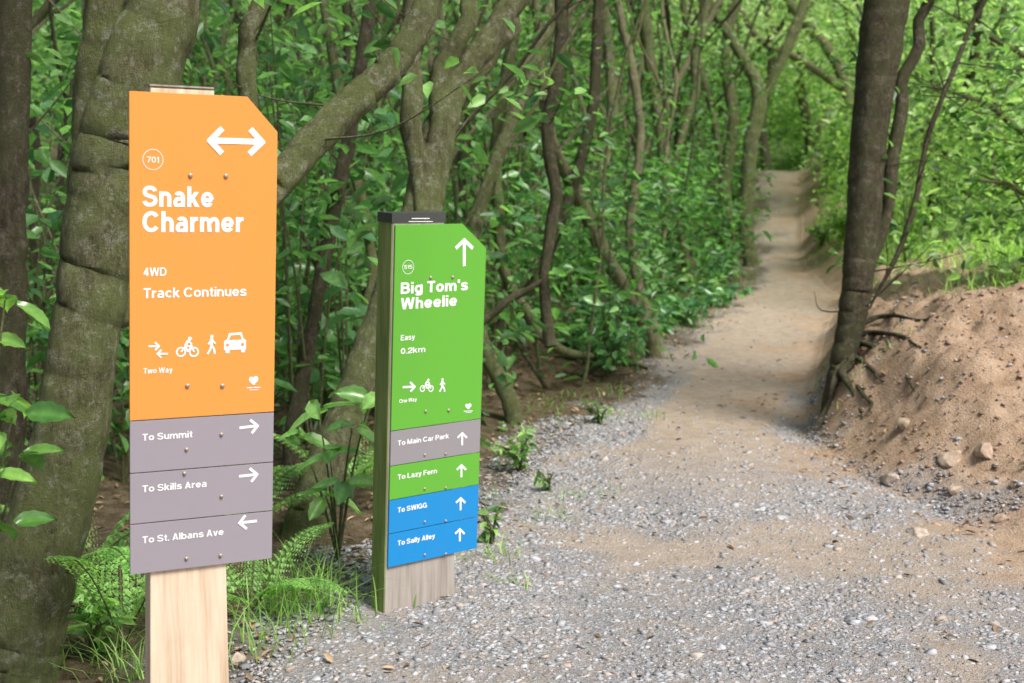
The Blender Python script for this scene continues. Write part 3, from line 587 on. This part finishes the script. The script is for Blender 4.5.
class Board:
    def __init__(s,TL,BL,TR):
        s.O=P(*TL); W=s.O-P(*BL); s.H=np.linalg.norm(W); s.W=W/s.H; U=P(*TR)-s.O; U=U-s.W*U.dot(s.W); s.U=U/np.linalg.norm(U); s.N=np.cross(s.U,s.W)
        s.root=None
    def uv(s,px,py):
        d=ray(px,py); t=(s.O-CAM).dot(s.N)/d.dot(s.N); q=CAM+d*t-s.O; return q.dot(s.U),q.dot(s.W)
    def w(s,u,v,k=0): return s.O+s.U*u+s.W*v+s.N*k
    def prism(s,name,poly,k0,k1,mat,parent,bev=0):
        off=np.array(s.root.location); bm=bmesh.new()
        a=[bm.verts.new(s.w(u,v,k1)-off) for u,v in poly]; b=[bm.verts.new(s.w(u,v,k0)-off) for u,v in poly]; n=len(poly)
        bm.faces.new(a); bm.faces.new(b[::-1])
        for i in range(n): bm.faces.new((b[i],b[(i+1)%n],a[(i+1)%n],a[i]))
        bmesh.ops.recalc_face_normals(bm,faces=bm.faces)
        if bev: bmesh.ops.bevel(bm,geom=list(bm.edges),offset=bev,segments=2,affect='EDGES',profile=.6)
        me=bpy.data.meshes.new(name); bm.to_mesh(me); bm.free(); me.materials.append(mat); o=bpy.data.objects.new(name,me); C.objects.link(o); o.parent=parent; return o
    def text(s,st,xl,yb,xr,cap,parent,wt=.17,k=.0034):
        u0,v0=s.uv(xl,yb); u1,_=s.uv(xr,yb); hgt=s.uv(xl,yb-cap)[1]-v0
        V,Fc=layout(st,wt); x0=V[:,0].min(); sx=(u1-u0)/(V[:,0].max()-x0)
        off=np.array(s.root.location); pts=[tuple(s.w(u0+(a-x0)*sx,v0+b*hgt,k+c*.00005)-off) for a,b,c in V]
        me=bpy.data.meshes.new('lettering'); me.from_pydata(pts,[],Fc); me.materials.append(MWH); ob=bpy.data.objects.new('lettering',me); C.objects.link(ob); ob.parent=parent
    def shape(s,name,prims,parent,mat=MWH,k=.0035):
        V=[];Fs=[];kk=k; off=np.array(s.root.location)
        for p in prims:
            kk+=.00008
            if p[0]=='bar':
                _,x0,y0,x1,y1,w=p; a=np.array(s.uv(x0,y0)); b=np.array(s.uv(x1,y1)); d=b-a; d/=np.linalg.norm(d); n=np.array([-d[1],d[0]]); hw=abs(s.uv(x0+w/2,y0)[0]-a[0])*.95
                q=[a-n*hw,b-n*hw,b+n*hw,a+n*hw]; i=len(V); V+= [s.w(*z,kk)-off for z in q]; Fs.append((i,i+1,i+2,i+3))
            elif p[0]=='poly':
                i=len(V); V+=[s.w(*s.uv(*z),kk)-off for z in p[1]]; Fs.append(tuple(range(i,i+len(p[1]))))
            elif p[0] in('disc','ring'):
                x,y,r=p[1:4]; c=np.array(s.uv(x,y)); rr=abs(s.uv(x,y-r)[1]-c[1]); n=24; i=len(V)
                cs=[np.array([math.cos(t),math.sin(t)]) for t in np.linspace(0,2*math.pi,n,endpoint=False)]
                if p[0]=='disc': V+=[s.w(*(c+z*rr),kk)-off for z in cs]; Fs.append(tuple(range(i,i+n)))
                else:
                    ri=rr*(1-p[4]/r); V+=[s.w(*(c+z*rr),kk)-off for z in cs]+[s.w(*(c+z*ri),kk)-off for z in cs]
                    for j in range(n): Fs.append((i+j,i+(j+1)%n,i+n+(j+1)%n,i+n+j))
        me=bpy.data.meshes.new(name); me.from_pydata([tuple(v) for v in V],[],Fs); me.materials.append(mat); o=bpy.data.objects.new(name,me); C.objects.link(o); o.parent=parent
    def bolt(s,px,py,parent,r=.005):
        u,v=s.uv(px,py); V=[];Fc=[]; off=np.array(s.root.location); n=12
        for k,rr in ((.0028,r),(.0055,r*.92),(.0068,r*.55)): V+=[s.w(u+math.cos(a)*rr,v+math.sin(a)*rr,k)-off for a in np.linspace(0,2*math.pi,n,endpoint=False)]
        V.append(s.w(u,v,.0072)-off)
        for q in range(2):
            for j in range(n): Fc.append((q*n+j,q*n+(j+1)%n,(q+1)*n+(j+1)%n,(q+1)*n+j))
        for j in range(n): Fc.append((2*n+j,2*n+(j+1)%n,3*n))
        me=bpy.data.meshes.new('bolt'); me.from_pydata([tuple(x) for x in V],[],Fc); me.materials.append(MBT); o=bpy.data.objects.new('bolt',me); C.objects.link(o); o.parent=parent
def arrow(x0,y0,x1,y1,w,hd):
    a=math.atan2(y1-y0,x1-x0); out=[('bar',x0,y0,x1-math.cos(a)*w*.7,y1-math.sin(a)*w*.7,w)]
    for s in (-1,1): out.append(('bar',x1+math.cos(a+s*.8)*w*.35,y1+math.sin(a+s*.8)*w*.35,x1-hd*math.cos(a+s*.8),y1-hd*math.sin(a+s*.8),w))
    return out
def bike(x,y,s):
    r=s*.22; xl=x-s*.28; xr=x+s*.28; yw=y+s*.16; w=s*.075
    return [('ring',xl,yw,r,w*.9),('ring',xr,yw,r,w*.9),('bar',xl,yw,x-s*.08,y-s*.08,w),('bar',x-s*.08,y-s*.08,x+s*.02,yw,w),('bar',x-s*.08,y-s*.08,x+s*.17,y-s*.1,w),('bar',x+s*.02,yw,x+s*.17,y-s*.1,w),('bar',xr,yw,x+s*.15,y-s*.18,w),
            ('disc',x+s*.1,y-s*.42,s*.085),('bar',x-s*.1,y-s*.1,x+s*.03,y-s*.34,w*1.7),('bar',x+s*.03,y-s*.32,x+s*.19,y-s*.18,w)]
def walker(x,y,h):
    w=h*.1; return [('disc',x+h*.02,y-h*.42,h*.085),('bar',x+h*.01,y-h*.32,x-h*.01,y+h*.03,w*1.7),('bar',x,y,x+h*.13,y+h*.22,w),('bar',x+h*.13,y+h*.2,x+h*.17,y+h*.47,w),('bar',x-h*.01,y,x-h*.06,y+h*.24,w),('bar',x-h*.06,y+h*.22,x-h*.2,y+h*.47,w),('bar',x,y-h*.27,x-h*.17,y-h*.02,w*.8),('bar',x,y-h*.27,x+h*.19,y-h*.06,w*.8)]
def emblem(x,y,s):
    out=[('poly',[(x+s*a,y+s*b) for a,b in [(-.08,.5),(-.42,.2),(-.55,-.12),(-.42,-.38),(-.15,-.42),(.02,-.3),(.16,-.5),(.42,-.48),(.56,-.22),(.5,.08),(.25,.3),(.1,.55)]])]
    out+=[('bar',x-s*.8,y+s*.9,x-s*.1,y+s*.86,s*.11),('bar',x,y+s*.86,x+s*.8,y+s*.82,s*.11),('bar',x-s*.5,y+s*1.15,x+s*.55,y+s*1.1,s*.08)]
    return out
def build_sign(B,label,lx,rows,cut,urange,post,postmat,thick,rowmats,names,topy,ptr):
    pl,pr=post; u0,u1=urange
    base=B.w((pl+pr)/2,0,-thick/2)
    t=(base[2]-hz(base[0],base[1]))/B.W[2]; base=base-B.W*t; base[2]=hz(base[0],base[1])
    B.root=empty('trail_sign',base,label,'sign')
    vtop=B.uv(lx,topy)[1]; vbot=-t-.25
    B.prism('post',[(pl,vbot),(pr,vbot),(ptr,vtop),(pl,vtop)],-thick-.004,-.004,postmat,B.root,.003)
    out=[]
    for i in range(len(rows)-1):
        va=0 if i==0 else B.uv(lx,rows[i])[1]; vb=B.uv(lx,rows[i+1])[1]; g=.0012
        if i==0: poly=[(u0,vb+g),(u1,vb+g),(u1,B.uv(*cut[1])[1]),(B.uv(*cut[0])[0],0),(u0,0)]
        else: poly=[(u0,vb+g),(u1,vb+g),(u1,va-g),(u0,va-g)]
        out.append(B.prism(names[i],poly,-.0035,.0028,rowmats[i],B.root,.0006))
    return out
A=Board((129,91,2.85),(130,575,3.0),(278,93.5,3.0))
u1=(A.uv(278,150)[0]+A.uv(270.5,550)[0])/2
pn=build_sign(A,'tall orange and grey trail sign on a pale new timber post in front',129.5,[91,421,473.5,524.5,575],((247,93),(278,132)),(0,u1),(A.uv(147,620)[0]+.008,A.uv(237,620)[0]),MW1,.045,[MO,MGY,MGY,MGY],['main_panel']+['destination_panel']*3,86,A.uv(215,90)[0])
m=pn[0]
A.text('Snake',142,206.5,213,21,m,.19); A.text('Charmer',142,232,243,21,m,.19); A.text('4WD',143,276,166,8.5,m,.16); A.text('Track Continues',143,298,246,10,m,.165); A.text('Two Way',143,373.5,172,5.5,m,.15)
A.shape('route_badge',[('ring',152.5,159.5,10.5,.6)],m); A.text('701',146.5,162.5,158.5,6,m,.13)
A.shape('double_arrow_symbol',arrow(236,141,261.5,142,6,17.5)+arrow(236,141,209.5,140.5,6,17.5),m)
A.shape('two_way_symbol',arrow(148,346,158.5,346,2,5.5)+arrow(167.5,353.5,157,353.5,2,5.5),m)
A.shape('bicycle_symbol',bike(187,348,23),m); A.shape('pedestrian_symbol',walker(211,344.5,20),m)
A.shape('car_symbol',[('poly',[(223.5,341),(226,339.5),(243.5,338.5),(245.5,340),(245.5,349),(223.5,350)]),('poly',[(226,341),(228.5,333),(241,332),(243.5,340)]),('poly',[(225,349),(229,349),(229,353),(225,353)]),('poly',[(240.5,348),(244.5,348),(244.5,352),(240.5,352)])],m)
A.shape('car_symbol_windows',[('poly',[(228.5,339.5),(230.3,335),(239.5,334.3),(241.3,339)]),('disc',227,344.5,1.5),('disc',242,344,1.5)],m,MO,.0042)
A.shape('emblem',emblem(253,380,8.5),m)
for a in [(190,175.5),(225.5,176),(187,385.5),(222,385.5)]: A.bolt(*a,m)
rows=[(pn[1],'To Summit',142,440.5,192,6.8,arrow(239,427.5,257,425.5,2.8,9.5),[(186,449),(221,434)]),(pn[2],'To Skills Area',142,492,206,6.8,arrow(238.5,476,256.5,474,2.8,9.5),[(184,473),(221,496)]),(pn[3],'To St. Albans Ave',142,543,223,6.8,arrow(256.5,520.5,239,522.5,2.8,9.5),[(186,558),(220,555)])]
for p,t,xl,yb,xr,cp,arr,bl in rows:
    A.text(t,xl,yb,xr,cp,p,.165); A.shape('arrow_symbol',arr,p)
    for q in bl: A.bolt(*q,p,.0042)
A.prism('post_cap',[(A.uv(150,88)[0],A.uv(150,86)[1]+.0005),(A.uv(214,88)[0],A.uv(150,86)[1]+.0005),(A.uv(214,88)[0],A.uv(150,86)[1]+.004),(A.uv(150,88)[0],A.uv(150,86)[1]+.004)],-.05,-.002,MW2,A.root)
G_=Board((395,225,4.08),(387.5,567,4.23),(486,227,4.31))
u1=(G_.uv(486,260)[0]+G_.uv(475.5,545)[0])/2; pt=G_.uv(445,220)[0]
pn=build_sign(G_,'green, grey and blue trail sign on a weathered mossy post',391,[225,431,466,500,533.5,567],((462,225.5),(486,248)),(0,u1),(-.004,G_.uv(461,590)[0]),MW2,.068,[MGN,MGY2,MGN,MBL,MBL],['main_panel']+['destination_panel']*4,214,pt)
m=pn[0]
vb=-1.35; vt=G_.uv(391,214)[1]
G_.prism('algae_covered_side',[(-.0085,vb),(-.0045,vb),(-.0045,vt-.001),(-.0085,vt-.001)],-.071,-.0045,MW3,G_.root,.001)
G_.prism('post_cap',[(-.010,vt-.026),(pt+.004,vt-.026),(pt+.004,vt+.002),(-.010,vt+.002)],-.074,-.0015,MDK,G_.root)
G_.shape('cap_label',[('bar',412,218.5,430,218.5,.7),('bar',409,221.5,433,221.5,.6)],G_.root,MWH,-.0012)
G_.text("Big Tom's",400,294,467,11.5,m,.19); G_.text('Wheelie',400,309.5,456,11.5,m,.19); G_.text('Easy',400,340.5,414,5.5,m,.15); G_.text('0.2km',400,354,424.5,5.8,m,.15); G_.text('One Way',398.5,403,416,3.8,m,.15)
G_.shape('route_badge',[('ring',407.5,267,7.2,.5)],m); G_.text('515',403.5,269,411.5,4,m,.12)
G_.shape('up_arrow_symbol',arrow(463.5,266,463.5,240,3,12),m); G_.shape('one_way_symbol',arrow(402,387,414,386.5,1.8,6.5),m)
G_.shape('bicycle_symbol',bike(426,386,15),m); G_.shape('pedestrian_symbol',walker(441.5,385,14),m)
G_.shape('emblem',emblem(467.5,406,5.6),m)
for a in [(430,277.5),(452,277),(425,411),(448,410)]: G_.bolt(*a,m,.0052)
for p,t,yb,xr,cp,ay in [(pn[1],'To Main Car Park',445.5,448,5,445),(pn[2],'To Lazy Fern',479.5,436,5,477),(pn[3],'To SWIGG',512.5,426,5,510),(pn[4],'To Sally Alley',545.5,434,5,541)]:
    G_.text(t,397,yb,xr,cp,p,.165); G_.shape('arrow_symbol',arrow(461.5-(ay-445)*.025,ay,461.5-(ay-445)*.025,ay-12,1.8,6.5),p)
    G_.bolt(424,yb+9,p,.0042); G_.bolt(445,yb+8,p,.0042)
# ------------------------------------------------------------------ light, world, camera
sd=Vector((.6,-.55,1.2)).normalized(); el=math.asin(sd.z); rotz=math.atan2(sd.x,sd.y)
sun=bpy.data.lights.new('sun','SUN'); sun.energy=4.9; sun.angle=math.radians(22); sun.color=(1,.975,.93)
so=bpy.data.objects.new('sun',sun); C.objects.link(so); so.rotation_euler=(-sd).to_track_quat('-Z','Y').to_euler()
w=bpy.data.worlds.new('World'); scn.world=w; w.use_nodes=True; nt=w.node_tree; sk=nt.nodes.new('ShaderNodeTexSky'); sk.sky_type='NISHITA'; sk.sun_disc=False
sk.sun_elevation=el; sk.sun_rotation=rotz; sk.dust_density=4; nt.links.new(sk.outputs[0],nt.nodes['Background'].inputs[0]); nt.nodes['Background'].inputs[1].default_value=.15
cam=bpy.data.cameras.new('camera'); cam.lens=F/1024*36; cam.sensor_width=36; cam.clip_end=1500; cam.clip_start=.05
cam.dof.use_dof=True; cam.dof.focus_distance=3.5; cam.dof.aperture_fstop=5.0
co=bpy.data.objects.new('camera',cam); C.objects.link(co); co.location=(0,0,E); co.rotation_euler=(math.pi/2-TH,0,0); scn.camera=co
scn.view_settings.view_transform='Standard'; scn.view_settings.look='None'; scn.view_settings.exposure=0
